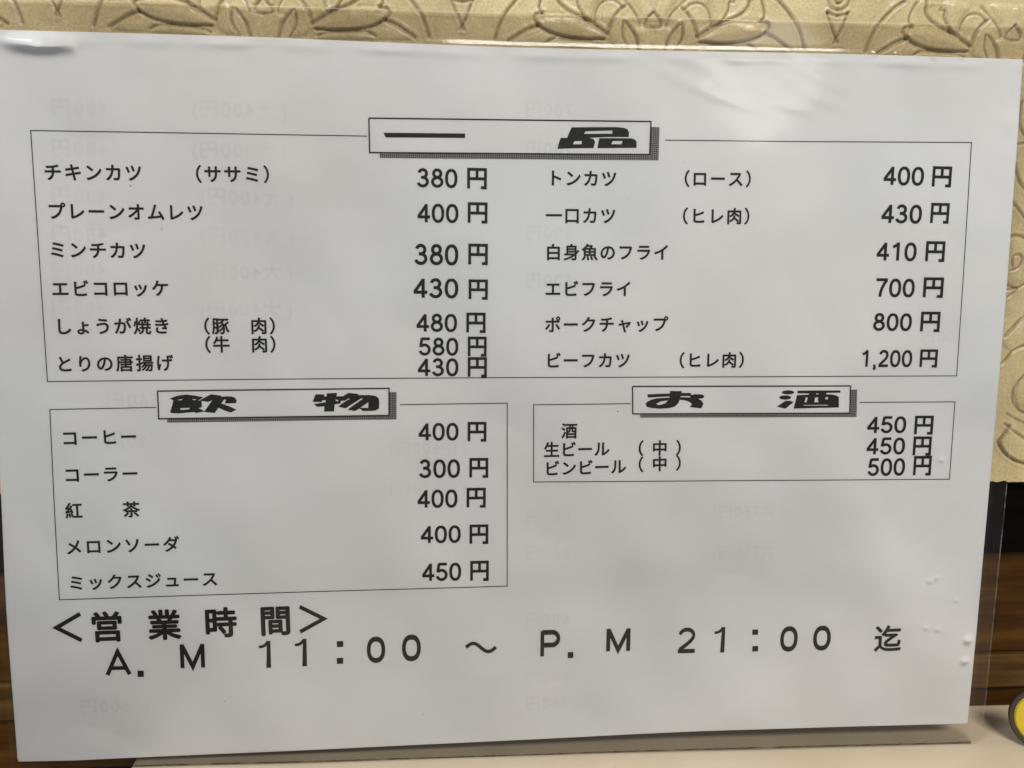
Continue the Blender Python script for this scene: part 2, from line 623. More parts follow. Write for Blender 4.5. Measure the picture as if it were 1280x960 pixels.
# plaster board that carries the wallpaper: gives the sheet its thickness below
board = box('wall_board', X0, X1, YW + 1.2, YP + 12, ZB + 0.4, ZT, M_black)
board['kind'] = 'structure'
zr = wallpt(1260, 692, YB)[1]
rail = box('shade_rail', X0, X1, YB, YP + 10, zr, ZB + 0.2, M_black, bevel=1.2)  # rail coloured near black to deepen the shade below the wallpaper board
rail['label'] = 'near black wooden rail under the embossed wallpaper, coloured as overhang shade'
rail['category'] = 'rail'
pan = empty('wood_panelling', (0, 0, 0), 'brown varnished wood panelling below the black rail behind the menu', 'panelling')
zl = wallpt(1260, 815, YP)[1]
zg = wallpt(1262, 856, YP)[1]
pk = box('plank', X0, X1, YP, YP + 9, zl + 0.3, zr - 0.2, M_wood, pan, bevel=0.5)
pk['label'] = 'broad brown plank'
pk = box('plank', X0, X1, YP - 1.6, YP + 9, zg, zl - 0.1, M_wood2, pan, bevel=0.7)
pk['label'] = 'narrow worn plank with a lighter edge'
pk = box('plank', X0, X1, YP + 1.5, YP + 9, -16, zg - 0.5, M_wood, pan, bevel=0.4)
pk['label'] = 'dark recessed strip at the table line'

# ------------------------------------------------------------------ the table
roll = math.atan2(2.8, 259)


def table_mesh():
    # rounded plan outline, counter clockwise; the left end is rounded where it shows under the menu
    xl = -117.5
    yb = YP - 1.9
    out = []
    r = 16.0
    out += [(330, yb), (xl + r, yb)]
    for k in range(1, 15):
        a = math.pi / 2 + (math.pi / 2) * k / 14
        out.append((xl + r + r * math.cos(a), yb - r + r * math.sin(a)))
    out += [(xl, -140), (xl + 6, -152), (xl + 18, -158), (330, -158)]
    n = len(out)
    verts, faces = [], []
    prof = [(1.5, 0.0), (0.5, -0.35), (0.0, -1.4), (0.0, -12.0), (0.8, -13.0)]
    cx, cy = 100, -70
    rings = []
    for inset, z in prof:
        ring = []
        for i, (x, y) in enumerate(out):
            p0 = np.array(out[i - 1], float)
            p1 = np.array(out[(i + 1) % n], float)
            t = p1 - p0
            nrm = np.array([t[1], -t[0]])
            nrm /= np.linalg.norm(nrm) + 1e-9
            if nrm @ (np.array([x, y]) - (cx, cy)) > 0:
                nrm = -nrm
            ring.append(len(verts))
            q = np.array([x, y]) + nrm * inset
            verts.append((q[0], q[1], z))
        rings.append(ring)
    for a_, b_ in zip(rings[:-1], rings[1:]):
        for i in range(n):
            j = (i + 1) % n
            faces.append((a_[i], a_[j], b_[j], b_[i]))
    faces.append(tuple(rings[0]))
    faces.append(tuple(reversed(rings[-1])))
    return [(x * S, y * S, (z - 0.2 - math.tan(roll) * (x + 0) + 0.0) * S) for x, y, z in verts], faces


tv, tf = table_mesh()
tab = mesh_obj('table_top', tv, tf, M_cream)
tab['label'] = 'cream laminate table top with rounded corner under the menu'
tab['category'] = 'table'
bench = box('bench_floor', X0 - 60, X1 + 60, -420, YP + 30, -70, -60, M_dark)
bench['kind'] = 'structure'
bw = box('lower_wall', X0 - 60, X1 + 60, YP + 6, YP + 18, -60, -16.5, M_dark)
bw['kind'] = 'structure'

# ------------------------------------------------------------------ yellow round cap at the right
cap = empty('round_cap', (0, 0, 0), 'round yellow cap with a dark rim standing at the right edge of the table', 'cap')
bx, by = tablept(1305, 932, 0.0)
rad = 10.2


def lathe(name, prof, mat, parent, mw, seg=48):
    verts, faces = [], []
    for r_, y_ in prof:
        for k in range(seg):
            a = 2 * math.pi * k / seg
            p = mw @ Vector((r_ * math.cos(a) * S, y_ * S, r_ * math.sin(a) * S))
            verts.append(tuple(p))
    for i in range(len(prof) - 1):
        for k in range(seg):
            a_, b_ = i * seg + k, i * seg + (k + 1) % seg
            faces.append((a_, b_, b_ + seg, a_ + seg))
    faces.append(tuple(range(seg)))
    faces.append(tuple(reversed(range((len(prof) - 1) * seg, len(prof) * seg))))
    return mesh_obj(name, verts, faces, mat, parent, smooth=False)


tz = -math.tan(roll) * bx - 0.2
mw = Matrix.Translation((bx * S, (by + 1.5) * S, (tz + rad * math.cos(math.radians(14)) + 0.3) * S)) @ Matrix.Rotation(math.radians(-14), 4, 'X') @ Matrix.Rotation(math.radians(-33), 4, 'Z')
lathe('rim', [(rad - 1.7, -0.1), (rad - 1.3, -0.5), (rad - 0.4, -0.5), (rad, 0), (rad, 1.6), (rad - 0.4, 2.0)], M_rim, cap, mw)
lathe('face', [(0.5, -0.9), (rad - 4, -0.85), (rad - 2.2, -0.6), (rad - 1.65, -0.1), (rad - 1.6, 1.0)], M_yellow, cap, mw)

# ------------------------------------------------------------------ the menu sheet
menu = empty('menu_sheet', (0, 0, 0), 'white printed Japanese menu page with prices leaning upright inside a clear sleeve', 'menu')


def edge_curve(pts):
    q = np.array([uv(x, y) for x, y in pts])
    return q


top = edge_curve([(-38, 35), (0, 37), (160, 41.5), (320, 46), (480, 53), (640, 59), (800, 62.5), (960, 65), (1120, 69), (1279, 74)])
bot = edge_curve([(22, 953), (90, 951.5), (160, 948), (400, 937), (560, 930), (720, 922.5), (880, 914.5), (1040, 909), (1209, 904)])
lef = edge_curve([(-38, 35), (-20, 250), (-4, 500), (2, 620), (8, 760), (22, 953)])
rig = edge_curve([(1279, 74), (1274, 154), (1259, 360), (1247, 500), (1235, 640), (1222, 780), (1209, 904)])


def resample(q, n):
    d = np.r_[0, np.cumsum(np.linalg.norm(np.diff(q, axis=0), axis=1))]
    t = np.linspace(0, d[-1], n)
    out = np.stack([np.interp(t, d, q[:, k]) for k in range(2)], -1)
    for _ in range(6):
        out[1:-1] = (out[:-2] + 2 * out[1:-1] + out[2:]) / 4
    return out


def coons(nx, ny, grow=0.0, shift=(0, 0)):
    T, B = resample(top, nx), resample(bot, nx)
    L, Rr = resample(lef, ny), resample(rig, ny)
    s = np.linspace(0, 1, nx)[None, :, None]
    t = np.linspace(0, 1, ny)[:, None, None]
    G_ = (1 - t) * T[None] + t * B[None] + (1 - s) * L[:, None] + s * Rr[:, None] - (
        (1 - s) * (1 - t) * T[0] + s * (1 - t) * T[-1] + (1 - s) * t * B[0] + s * t * B[-1])
    return G_ + np.array(shift)


g = coons(160, 120)
grid_obj('paper', to_room(g[..., 0], g[..., 1], 0.0), M_paper, menu, flip=True)

rear = empty('rear_sheet', (0, 0, 0), 'second white page behind the menu, its edge just showing at bottom left', 'paper')
g2 = coons(60, 50, shift=(-0.35, 0.45))
g2[:, :, 0] = np.minimum(g2[:, :, 0], 148.0)
g2[:, :, 1] = np.minimum(g2[:, :, 1], 103.3)
grid_obj('page', to_room(g2[..., 0], g2[..., 1], -0.35), M_paper, rear, flip=True)


def strip(poly_uv, width, off=0.03, closed=False):
    """thin line of print along a polyline in menu mm; returns verts, faces"""
    pts = []
    for a, b in zip(poly_uv[:-1], poly_uv[1:]):
        a = np.array(a, float)
        b = np.array(b, float)
        n = max(1, int(np.linalg.norm(b - a) / 4))
        for k in range(n):
            pts.append((a + (b - a) * k / n))
    pts.append(np.array(poly_uv[-1], float))
    vs, fs = ribbon(pts, width)
    return vs, fs


def ribbon(pts, width):
    pts = [np.array(p, float) for p in pts]
    pts = [pts[0]] + [b for a, b in zip(pts[:-1], pts[1:]) if np.linalg.norm(b - a) > 1e-5]
    L, Rr = [], []
    n = len(pts)
    for i in range(n):
        d0 = pts[i] - pts[i - 1] if i > 0 else pts[1] - pts[0]
        d1 = pts[i + 1] - pts[i] if i < n - 1 else pts[-1] - pts[-2]
        d0 = d0 / (np.linalg.norm(d0) + 1e-12)
        d1 = d1 / (np.linalg.norm(d1) + 1e-12)
        t = d0 + d1
        nt = np.linalg.norm(t)
        if nt < 0.3:
            t = d1
            k = 1
        else:
            t = t / nt
            k = 1 / max(0.35, float(t @ d1))
        nrm = np.array([-t[1], t[0]])
        L.append(pts[i] + nrm * width / 2 * k)
        Rr.append(pts[i] - nrm * width / 2 * k)
    vs = L + Rr
    fs = [(i + n, i + 1 + n, i + 1, i) for i in range(n - 1)]
    return vs, fs


class Print:
    """collects flat print in menu millimetres"""

    def __init__(self):
        self.v, self.f, self.k, self.dz, self.mod = [], [], 0, 0.0012, 12

    def add(self, vs, fs):
        b = len(self.v)
        self.k += 1
        self.v += [(float(p[0]), float(p[1]), self.dz * (self.k % self.mod)) for p in vs]
        self.f += [tuple(b + i for i in f) for f in fs]

    def line(self, pxs, w):
        self.add(*strip([uv(*p) for p in pxs], w))

    def build(self, name, mat, parent, off=0.03, label=None, with_uv=False):
        a = np.array(self.v)
        P = to_room(a[:, 0], a[:, 1], off + a[:, 2])
        o = mesh_obj(name, P, self.f, mat, parent)
        if label:
            o['label'] = label
        if with_uv:
            ul = o.data.uv_layers.new(name='UVMap')
            for lp in o.data.loops:
                ul.data[lp.index].uv = (a[lp.vertex_index, 0], a[lp.vertex_index, 1])
        return o


# --- the frames
FW = 0.26
for lines, lab in [
    ([[(459, 170), (38, 163), (48.5, 320), (59, 477), (360, 474), (640, 472), (920, 471), (1196.5, 470), (1206, 325), (1215, 178), (1000, 176.8), (832, 175)]], 'thin black rule round the first section of dishes'),
    ([[(195, 509.5), (62, 512), (67.5, 630), (74, 750), (250, 744), (400, 739.5), (634, 733), (634, 504), (500, 506)]], 'thin black rule round the drinks section'),
    ([[(788, 504.5), (667, 506), (667, 602.5), (900, 601), (1187.7, 599.4), (1194.5, 502.5), (1075, 503.2)]], 'thin black rule round the alcohol section'),
]:
    p = Print()
    for l in lines:
        p.line(l, FW)
    p.build('section_frame', M_ink, menu, label=lab)


def px_poly(pr, outer, holes, org, scl):
    def cv(q):
        return [uv(org[0] + x / scl, org[1] + y / scl) for x, y in q]
    loops = [cv(outer)] + [cv(h) for h in holes]
    flat = [p for l in loops for p in l]
    tris = tessellate_polygon([[Vector((x, y, 0)) for x, y in l] for l in loops])
    fs = []
    for t in tris:
        a_, b_, c_ = (flat[i] for i in t)
        ar = (b_[0] - a_[0]) * (c_[1] - a_[1]) - (b_[1] - a_[1]) * (c_[0] - a_[0])
        fs.append(tuple(t) if ar > 0 else tuple(reversed(t)))
    pr.add(flat, fs)


def ell(cx, cy, rx, ry, n=28):
    return [(cx + rx * math.cos(2 * math.pi * k / n), cy + ry * math.sin(2 * math.pi * k / n)) for k in range(n)]


heads = {
    '一品': [
        ((440, 130), 3.0476, [([(120, 109), (431, 112), (431, 129), (128, 127)], [])]),
        ((690, 150), 10.667, [
            ([(265, 95), (560, 93), (860, 92), (960, 101), (1010, 122), (1032, 165), (1025, 225), (760, 224), (500, 235), (555, 250), (578, 290), (555, 372), (300, 375), (75, 382), (95, 300), (118, 235), (205, 235), (225, 180)],
             [[(430, 182), (450, 148), (808, 138), (808, 180)], [(283, 322), (300, 280), (402, 277), (397, 320)]]),
            ([(635, 240), (850, 240), (1060, 243), (1110, 260), (1132, 290), (1130, 370), (870, 371), (608, 374), (620, 300)],
             [[(793, 320), (815, 278), (945, 277), (928, 322)]]),
        ]),
    ],
    '飲物': [
        ((200, 485), 12.8, [
            ([(145, 175), (260, 130), (340, 114), (420, 108), (560, 125), (685, 150), (640, 185), (600, 200), (660, 215), (665, 310), (610, 325), (715, 378), (640, 390), (575, 405), (540, 390), (420, 398), (300, 410), (180, 405), (155, 385), (185, 300), (208, 205), (180, 186)],
             [[(275, 198), (305, 186), (362, 180), (340, 198)], [(510, 180), (575, 182), (560, 197), (525, 195)], [(320, 325), (475, 320), (455, 345), (325, 355)]]),
            ([(620, 205), (720, 150), (815, 103), (965, 125), (975, 142), (1060, 136), (1150, 140), (1200, 165), (1222, 205), (1210, 245), (1030, 252), (1050, 190), (1020, 188), (975, 250), (1110, 300), (1218, 350), (1130, 395), (1030, 365), (930, 318), (870, 405), (700, 385), (830, 200), (765, 225), (690, 215)], []),
        ]),
        ((385, 485), 12.8, [
            ([(120, 103), (255, 105), (260, 140), (295, 138), (298, 88), (462, 80), (455, 135), (550, 135), (648, 80), (805, 97), (800, 115), (980, 115), (1080, 128), (1130, 165), (1140, 230), (1135, 330), (1080, 362), (1000, 370), (880, 370), (825, 330), (750, 372), (630, 348), (740, 270), (880, 172), (850, 168), (600, 328), (480, 300), (560, 240), (670, 172), (645, 170), (590, 205), (525, 208), (520, 250), (425, 265), (415, 378), (255, 380), (262, 295), (150, 305), (90, 260), (250, 236), (278, 232), (282, 198), (232, 198), (215, 226), (70, 225)],
             [[(442, 183), (490, 200), (480, 215), (442, 210)], [(965, 230), (962, 320), (835, 318)]]),
        ]),
    ],
    'お酒': [
        ((800, 482), 14.22, [
            ([(130, 155), (330, 146), (530, 140), (530, 95), (740, 97), (740, 130), (905, 130), (905, 165), (980, 152), (1080, 155), (1130, 172), (1140, 190), (1125, 222), (1035, 235), (1100, 270), (1125, 320), (1110, 370), (1080, 405), (885, 380), (925, 325), (860, 280), (790, 262), (705, 250), (680, 310), (620, 370), (520, 400), (350, 410), (200, 398), (120, 375), (98, 330), (120, 290), (200, 250), (300, 225), (525, 210), (520, 190), (330, 200), (135, 212)],
             [[(285, 320), (370, 280), (495, 262), (450, 315), (350, 345), (310, 340)], [(720, 185), (890, 186), (892, 210), (725, 205)]]),
        ]),
        ((965, 482), 14.22, [
            (ell(285, 120, 112, 36), []), (ell(235, 212, 107, 38), []),
            ([(240, 270), (320, 270), (385, 290), (240, 410), (85, 375)], []),
            ([(455, 90), (840, 86), (1222, 88), (1218, 128), (970, 130), (968, 158), (1080, 160), (1150, 180), (1192, 205), (1192, 390), (790, 398), (385, 410), (415, 290), (445, 170), (650, 160), (665, 140), (450, 138)],
             [[(600, 212), (638, 212), (612, 298), (580, 298)], [(770, 212), (825, 210), (815, 250), (830, 295), (752, 296)], [(955, 205), (998, 205), (995, 245), (950, 242)],
              [(560, 345), (1000, 342), (995, 355), (560, 355)], [(790, 140), (835, 142), (825, 157), (785, 157)]]),
        ]),
    ],
}
panels = {
    '一品': ([(461, 147.6), (814, 151.7), (812.4, 193.0), (462, 190.6)], [(474.5, 190.9), (812.5, 193.2), (814, 158.4), (824.6, 158.6), (823.3, 200.4), (474.5, 197.4)]),
    '飲物': ([(196.5, 489.1), (486.2, 485.6), (486.2, 519.4), (198, 523.7)], [(208.7, 523.9), (486.2, 519.8), (486.2, 490.4), (495.5, 490.2), (495.5, 524.4), (208.7, 528.6)]),
    'お酒': ([(790.5, 483), (1063.5, 482.5), (1062.5, 516.5), (790.8, 517.3)], [(800, 517.5), (1062.7, 516.8), (1063.7, 487.2), (1072, 487), (1071, 521.3), (800, 522)]),
}
for key, (quad, sh) in panels.items():
    p = Print()
    p.line(quad + [quad[0]], 0.40)
    hb = p.build('heading_box', M_ink, menu, off=0.045, label='framed heading box reading ' + key)
    p = Print()
    # bottom bar and right bar of the drop shadow
    a_, b_, c_, d_, e_, f_ = sh
    nb = 60
    up = [uv(a_[0] + (b_[0] - a_[0]) * k / nb, a_[1] + (b_[1] - a_[1]) * k / nb) for k in range(nb + 1)]
    dn = [uv(f_[0] + (b_[0] - f_[0]) * k / nb, f_[1] + (e_[1] - f_[1]) * (b_[0] - f_[0]) / (e_[0] - f_[0]) * k / nb) for k in range(nb + 1)]
    p.add(up + dn, [(nb + 1 + i, nb + 2 + i, i + 1, i) for i in range(nb)])
    x2 = b_[0]
    ye = f_[1] + (e_[1] - f_[1]) * (b_[0] - f_[0]) / (e_[0] - f_[0])
    q = [c_, d_, e_, (x2, ye)]
    p.add([uv(*t) for t in q], [(3, 2, 1, 0)])
    p.build('drop_shadow', M_half, hb, off=0.02, with_uv=True)
    for org, scl, polys in heads[key]:
        p = Print()
        for outer, holes in polys:
            px_poly(p, outer, holes, org, scl)
        p.build('heading_character', M_ink, hb, off=0.03)

# --- lettering drawn as strokes (digits, yen sign, capitals)


def arc(cx, cy, rx, ry, a0, a1, n=20, e=2.0):
    out = []
    for k in range(n + 1):
        a = math.radians(a0 + (a1 - a0) * k / n)
        c, s_ = math.cos(a), math.sin(a)
        out.append((cx + rx * math.copysign(abs(c) ** (2 / e), c), cy + ry * math.copysign(abs(s_) ** (2 / e), s_)))
    return out


W_ = 0.116
DIG = {
    '0': [arc(.278, .352, .188, .313, 90, 450, 40, 2.25)],
    '1': [[(.325, 0), (.325, .716)], [(.318, .665), (.235, .59), (.115, .535)]],
    '2': [arc(.28, .505, .168, .168, 170, -12, 20) + [(.41, .38), (.33, .285), (.22, .195), (.13, .105), (.10, .05)], [(.05, .044), (.505, .044)]],
    '3': [arc(.262, .523, .148, .148, 168, -88, 22), arc(.262, .21, .185, .166, 88, -166, 26), [(.19, .378), (.275, .378)]],
    '4': [[(.372, 0), (.372, .70)], [(.385, .68), (.075, .232)], [(.03, .205), (.525, .205)]],
    '5': [[(.485, .672), (.15, .672)], [(.165, .69), (.11, .335)], arc(.272, .233, .19, .19, 138, -165, 28)],
    '7': [[(.045, .672), (.51, .672)], [(.475, .66), (.385, .53), (.30, .36), (.245, .18), (.222, 0)]],
    '8': [arc(.278, .530, .143, .142, 90, 450, 30), arc(.278, .21, .186, .166, 90, 450, 34)],
    ',': [[(.139, .10), (.139, 0)], [(.160, .03), (.150, -.06), (.105, -.13)]],
}
ADV = {c: .556 for c in '0123456789'}
ADV[','] = .278
YEN = [[(.07, 0), (.07, 1.0)], [(.0, .935), (1.0, .935)], [(.93, 1.0), (.93, .045), (.70, .045)], [(.50, .94), (.50, .46)], [(.07, .48), (.93, .48)]]


def strokes_mesh(strokes, w):
    out = []
    for s_ in strokes:
        out.append(ribbon(s_, w))
    return out


def put(pr, pieces, bbox_src, bbox_px):
    """map drawn pieces so that their ink box falls on the measured box (x0,x1,y0,y1 px)"""
    x0, x1, y0, y1 = bbox_px
    cx, cy = (x0 + x1) / 2, (y0 + y1) / 2
    cu, cv_ = uv(cx, cy)
    ua = uv(x0, cy)
    ub = uv(x1, cy)
    va = uv(cx, y1)
    vb = uv(cx, y0)
    wu = ub[0] - ua[0]
    hv = vb[1] - va[1]
    su = wu / (bbox_src[1] - bbox_src[0])
    sv = hv / (bbox_src[3] - bbox_src[2])
    mx, my = (bbox_src[0] + bbox_src[1]) / 2, (bbox_src[2] + bbox_src[3]) / 2
    for vs, fs in pieces:
        pr.add([(cu + (p[0] - mx) * su, cv_ + (p[1] - my) * sv) for p in vs], fs)


def bbox(pieces):
    a = np.array([p for vs, _ in pieces for p in vs])
    return a[:, 0].min(), a[:, 0].max(), a[:, 1].min(), a[:, 1].max()


def number(pr, s_, box_px):
    pieces = []
    x = 0
    for ch in s_:
        for vs, fs in strokes_mesh(DIG[ch], W_):
            pieces.append(([(p[0] + x, p[1]) for p in vs], fs))
        x += ADV[ch]
    bb = bbox(pieces)
    if ',' in s_:
        bb = (bb[0], bb[1], -.01, .726)
    put(pr, pieces, bb, box_px)


def price(name, s_, dbox, ybox, row):
    p = Print()
    number(p, s_, dbox)
    y = strokes_mesh(YEN, 0.145)
    put(p, y, (0, 1, 0, 1), ybox)
    p.build(name, M_ink, menu, off=0.05, label='printed price %s円 for %s' % (s_, row))


prices = [
    ('dish_price', '380', (521.1, 571.9, 210.3, 234.8), (584.1, 608.6, 210, 235.6), 'the first dish on the left, チキンカツ'),
    ('dish_price', '400', (521.9, 573.1, 254.5, 278.6), (584.8, 609.4, 253, 278.6), 'プレーンオムレツ'),
    ('dish_price', '380', (518, 573, 304.8, 331.7), (585.5, 609.8, 304.8, 330.6), 'ミンチカツ'),
    ('dish_price', '430', (516.9, 573, 347.7, 373), (585.9, 609.8, 349.5, 374), 'エビコロッケ'),
    ('dish_price', '480', (520.6, 571.4, 392, 415.2), (583, 607, 391, 415.6), 'しょうが焼き with 豚肉'),
    ('dish_price', '580', (523.4, 573, 421.9, 444.8), (584.8, 608.3, 421, 445.2), 'しょうが焼き with 牛肉'),
    ('dish_price', '430', (522.3, 573.1, 447.7, 470.6), (584.8, 608.6, 446.6, 471), 'とりの唐揚げ'),
    ('dish_price', '400', (1105.3, 1155.6, 208, 231.9), (1166, 1190, 208, 233.3), 'トンカツ'),
    ('dish_price', '430', (1102.7, 1153, 255.3, 279.5), (1163.9, 1187, 253.8, 278.8), '一口カツ'),
    ('dish_price', '410', (1096.7, 1146.4, 302.8, 326.4), (1157.7, 1181.6, 301.7, 326.7), '白身魚のフライ'),
    ('dish_price', '700', (1095.6, 1144, 348, 371.7), (1154.8, 1179.8, 346.9, 371.7), 'エビフライ'),
    ('dish_price', '800', (1092.3, 1140.5, 391.3, 414), (1151.4, 1175.6, 389.8, 414.4), 'ポークチャップ'),
    ('dish_price', '1,200', (1078, 1141, 437.5, 458.9), (1150.6, 1172.5, 437, 458.9), 'ビーフカツ'),
    ('drink_price', '400', (523.2, 573.2, 528.7, 551), (584.6, 608, 527.6, 551.5), 'コーヒー'),
    ('drink_price', '300', (523.7, 575.1, 574, 597.7), (586.8, 610.3, 572.7, 596.8), 'コーラー'),
    ('drink_price', '400', (521.9, 571.9, 612, 635), (583.3, 607.2, 610, 634.1), '紅茶'),
    ('drink_price', '400', (526, 576, 656.9, 679.1), (587, 610.4, 655.9, 679.6), 'メロンソーダ'),
    ('drink_price', '450', (527.8, 576.5, 703.5, 726.5), (587.9, 611, 701.3, 725.9), 'ミックスジュース'),
    ('alcohol_price', '450', (1084.7, 1133.5, 520.4, 541.9), (1144, 1167.3, 520, 542.9), '酒'),
    ('alcohol_price', '450', (1083.9, 1132, 547, 568.6), (1142.2, 1165, 546, 569.3), '生ビール'),
    ('alcohol_price', '500', (1085.3, 1132, 572.8, 595.2), (1142.7, 1164.9, 570.3, 594.2), 'ビンビール'),
]
for a_ in prices:
    price(*a_)

# --- Japanese lettering from Blender's built-in typeface, turned into flat meshes
_cache = {}


def glyph(ch, off):
    k = (ch, off)
    if k not in _cache:
        c = bpy.data.curves.new('glyph', 'FONT')
        c.body = ch
        c.offset = off
        c.resolution_u = 4
        o = bpy.data.objects.new('glyph', c)
        COL.objects.link(o)
        me = bpy.data.meshes.new_from_object(o)
        vs = [(v.co.x, v.co.y) for v in me.vertices]
        fs = []
        for pl in me.polygons:
            ids = list(pl.vertices)
            a_ = sum(vs[ids[i - 1]][0] * vs[ids[i]][1] - vs[ids[i]][0] * vs[ids[i - 1]][1] for i in range(len(ids)))
            if abs(a_) < 1e-9:
                continue
            fs.append(tuple(ids) if a_ > 0 else tuple(reversed(ids)))
        bpy.data.objects.remove(o)
        bpy.data.meshes.remove(me)
        bpy.data.curves.remove(c)
        _cache[k] = (vs, fs)
    return _cache[k]


def lay(pr, text, pa, pb, em, off=0.008, mirror=False, sx=1.0, bold=0.0):
    ua = np.array(uv(*pa))
    ub = np.array(uv(*pb))
    n = max(1, len(text) - 1)
    d = (ub - ua)
    L = np.linalg.norm(d)
    d = d / L if L > 1e-6 else np.array([1.0, 0])
    if mirror:
        d = np.array([1.0, 0.0])
    e = np.array([-d[1], d[0]])
    for i, ch in enumerate(text):
        if ch == '　':
            continue
        c = ua + (ub - ua) * (i / n if len(text) > 1 else 0)
        vs, fs = glyph(ch, off)
        if bold:
            for k_ in range(8):
                bx_, by_ = bold * math.cos(k_ * math.pi / 4), bold * math.sin(k_ * math.pi / 4)
                pr.add([c + d * ((x - .5 + bx_) * em * sx) + e * ((y - .38 + by_) * em) for x, y in vs], fs)
        sg = -1 if mirror else 1
        P = [c + d * ((x - .5) * em * sx * sg) + e * ((y - .38) * em) for x, y in vs]
        if mirror:
            fs = [tuple(reversed(f)) for f in fs]
        pr.add(P, fs)


names = [
    ('dish_name', 'チキンカツ', (65.5, 215.0), (166.6, 215.9), 4.95),
    ('dish_note', '（ササミ）', (240.8, 217.3), (339.9, 217.8), 4.95),
    ('dish_name', 'プレーンオムレツ', (69.9, 263.7), (243.5, 265.5), 4.95),
    ('dish_name', 'ミンチカツ', (71.7, 312.0), (171.6, 313.3), 4.95),
    ('dish_name', 'エビコロッケ', (74.9, 360.8), (199.7, 360.3), 4.95),
    ('dish_name', 'しょうが焼き', (78.8, 408.0), (201.5, 407.4), 4.95),
    ('dish_note', '（豚　肉）', (250.9, 407.7), (347.1, 407.4), 4.95),
    ('dish_note', '（牛　肉）', (252.2, 430.8), (347.8, 430.5), 4.95),
    ('dish_name', 'とりの唐揚げ', (80.5, 455.0), (205.0, 453.7), 4.95),
    ('dish_name', 'トンカツ', (694, 222.2), (761.6, 223.2), 4.95),
    ('dish_note', '（ロース）', (852.5, 223.0), (942.5, 223.6), 4.95),
    ('dish_name', '一口カツ', (692.5, 269.2), (760.4, 269.7), 4.95),
    ('dish_note', '（ヒレ肉）', (850.3, 269.8), (940.6, 270.2), 4.95),
    ('dish_name', '白身魚のフライ', (691.9, 315.2), (827, 315.4), 4.95),
    ('dish_name', 'エビフライ', (691.3, 361.0), (780, 361.0), 4.95),
    ('dish_name', 'ポークチャップ', (691, 405.8), (825, 405.0), 4.95),
    ('dish_name', 'ビーフカツ', (691.5, 450.5), (778.4, 450.3), 4.95),
    ('dish_note', '（ヒレ肉）', (846, 450.3), (933.2, 449.8), 4.95),
    ('drink_name', 'コーヒー', (87.0, 547.6), (160.4, 545.9), 4.95),
    ('drink_name', 'コーラー', (90, 593.8), (162.4, 592.0), 4.95),
    ('drink_name', '紅　　茶', (92, 638.5), (164, 636.8), 4.95),
    ('drink_name', 'メロンソーダ', (92.3, 684.0), (214, 680.0), 4.95),
    ('drink_name', 'ミックスジュース', (95.4, 728.7), (262.3, 723.6), 4.95),
    ('alcohol_name', '酒', (711.6, 538.4), (720, 538.4), 4.95),
    ('alcohol_name', '生ビール', (689.5, 562.0), (752.2, 560.9), 4.95),
    ('alcohol_note', '（中）', (794.7, 560.2), (854.4, 559.6), 4.95),
    ('alcohol_name', 'ビンビール', (690, 585.5), (773, 583.0), 4.95),
    ('alcohol_note', '（中）', (794.7, 580.6), (854.4, 578.4), 4.95),
]
for nm, t_, pa, pb, em in names:
    p = Print()
    lay(p, t_, pa, pb, em, off=0.0, bold=0.024)
    p.build(nm, M_ink, menu, off=0.05, label='small black printed words ' + t_.replace('　', ''))

# --- opening hours
p = Print()
for ch, (x, y) in zip('営業時間', [(133.3, 783.6), (205.4, 781.0), (275.6, 778.0), (344.2, 775.6)]):
    lay(p, ch, (x, y), (x + 40, y - 1.5), 9.7, off=0.0, bold=0.029)
put(p, [ribbon([(1, 0), (0, .5), (1, 1)], .155)], (-.04, 1.04, -.04, 1.04), (69, 102.2, 766.5, 802.6))
put(p, [ribbon([(0, 0), (1, .5), (0, 1)], .155)], (-.04, 1.04, -.04, 1.04), (373.6, 405.9, 757, 790.8))
p.build('opening_hours_heading', M_ink, menu, off=0.05, label='large bold words ＜営業時間＞')
p = Print()
BIG = {
    'A': ([[(0.05, 0), (.5, 1.0), (.95, 0)], [(.18, .29), (.82, .29)]], .145),
    'M': ([[(.065, 0), (.065, 1)], [(.065, .98), (.5, .05), (.935, .98)], [(.935, 0), (.935, 1)]], .15),
    'P': ([[(.08, 0), (.08, 1)], [(.08, .94), (.6, .94)] + arc(.6, .69, .32, .25, 90, -90, 14) + [(.08, .44)]], .17),
    '1': ([[(.80, 0), (.80, 1.0)], [(.78, .93), (.60, .80), (.0, .73)]], .30),
    '2': ([arc(.5, .70, .41, .24, 172, -25, 18) + [(.75, .48), (.45, .30), (.15, .15), (.10, .05)], [(0, .055), (1, .055)]], .15),
    '0': ([arc(.5, .5, .41, .44, 90, 450, 40, 2.3)], .185),
    '.': ([[(0, .5), (1, .5)]], 1.0),
}
big = [('A', (130.9, 163.5, 809, 844.8)), ('.', (171.7, 179.5, 838.6, 846.5)), ('M', (225.1, 256, 804.8, 839.4)),
       ('1', (323.8, 338.4, 801.2, 834.9)), ('1', (368.8, 383.4, 798.7, 833)), ('.', (421, 429, 801.5, 809)), ('.', (421, 429, 822.5, 830)),
       ('0', (458.5, 481.5, 796, 829)), ('0', (502.5, 526, 793.5, 827)),
       ('P', (675.8, 700.5, 788, 821)), ('.', (709.9, 717, 816, 823.4)), ('M', (758.3, 788.3, 786, 819)),
       ('2', (848.3, 869.3, 785, 817)), ('1', (893.3, 906.4, 784.4, 816.3)), ('.', (940.9, 948, 787.4, 794)), ('.', (940.9, 948, 808, 814.8)),
       ('0', (975.8, 997.5, 783.3, 815)), ('0', (1017, 1038.8, 782.5, 813.6))]
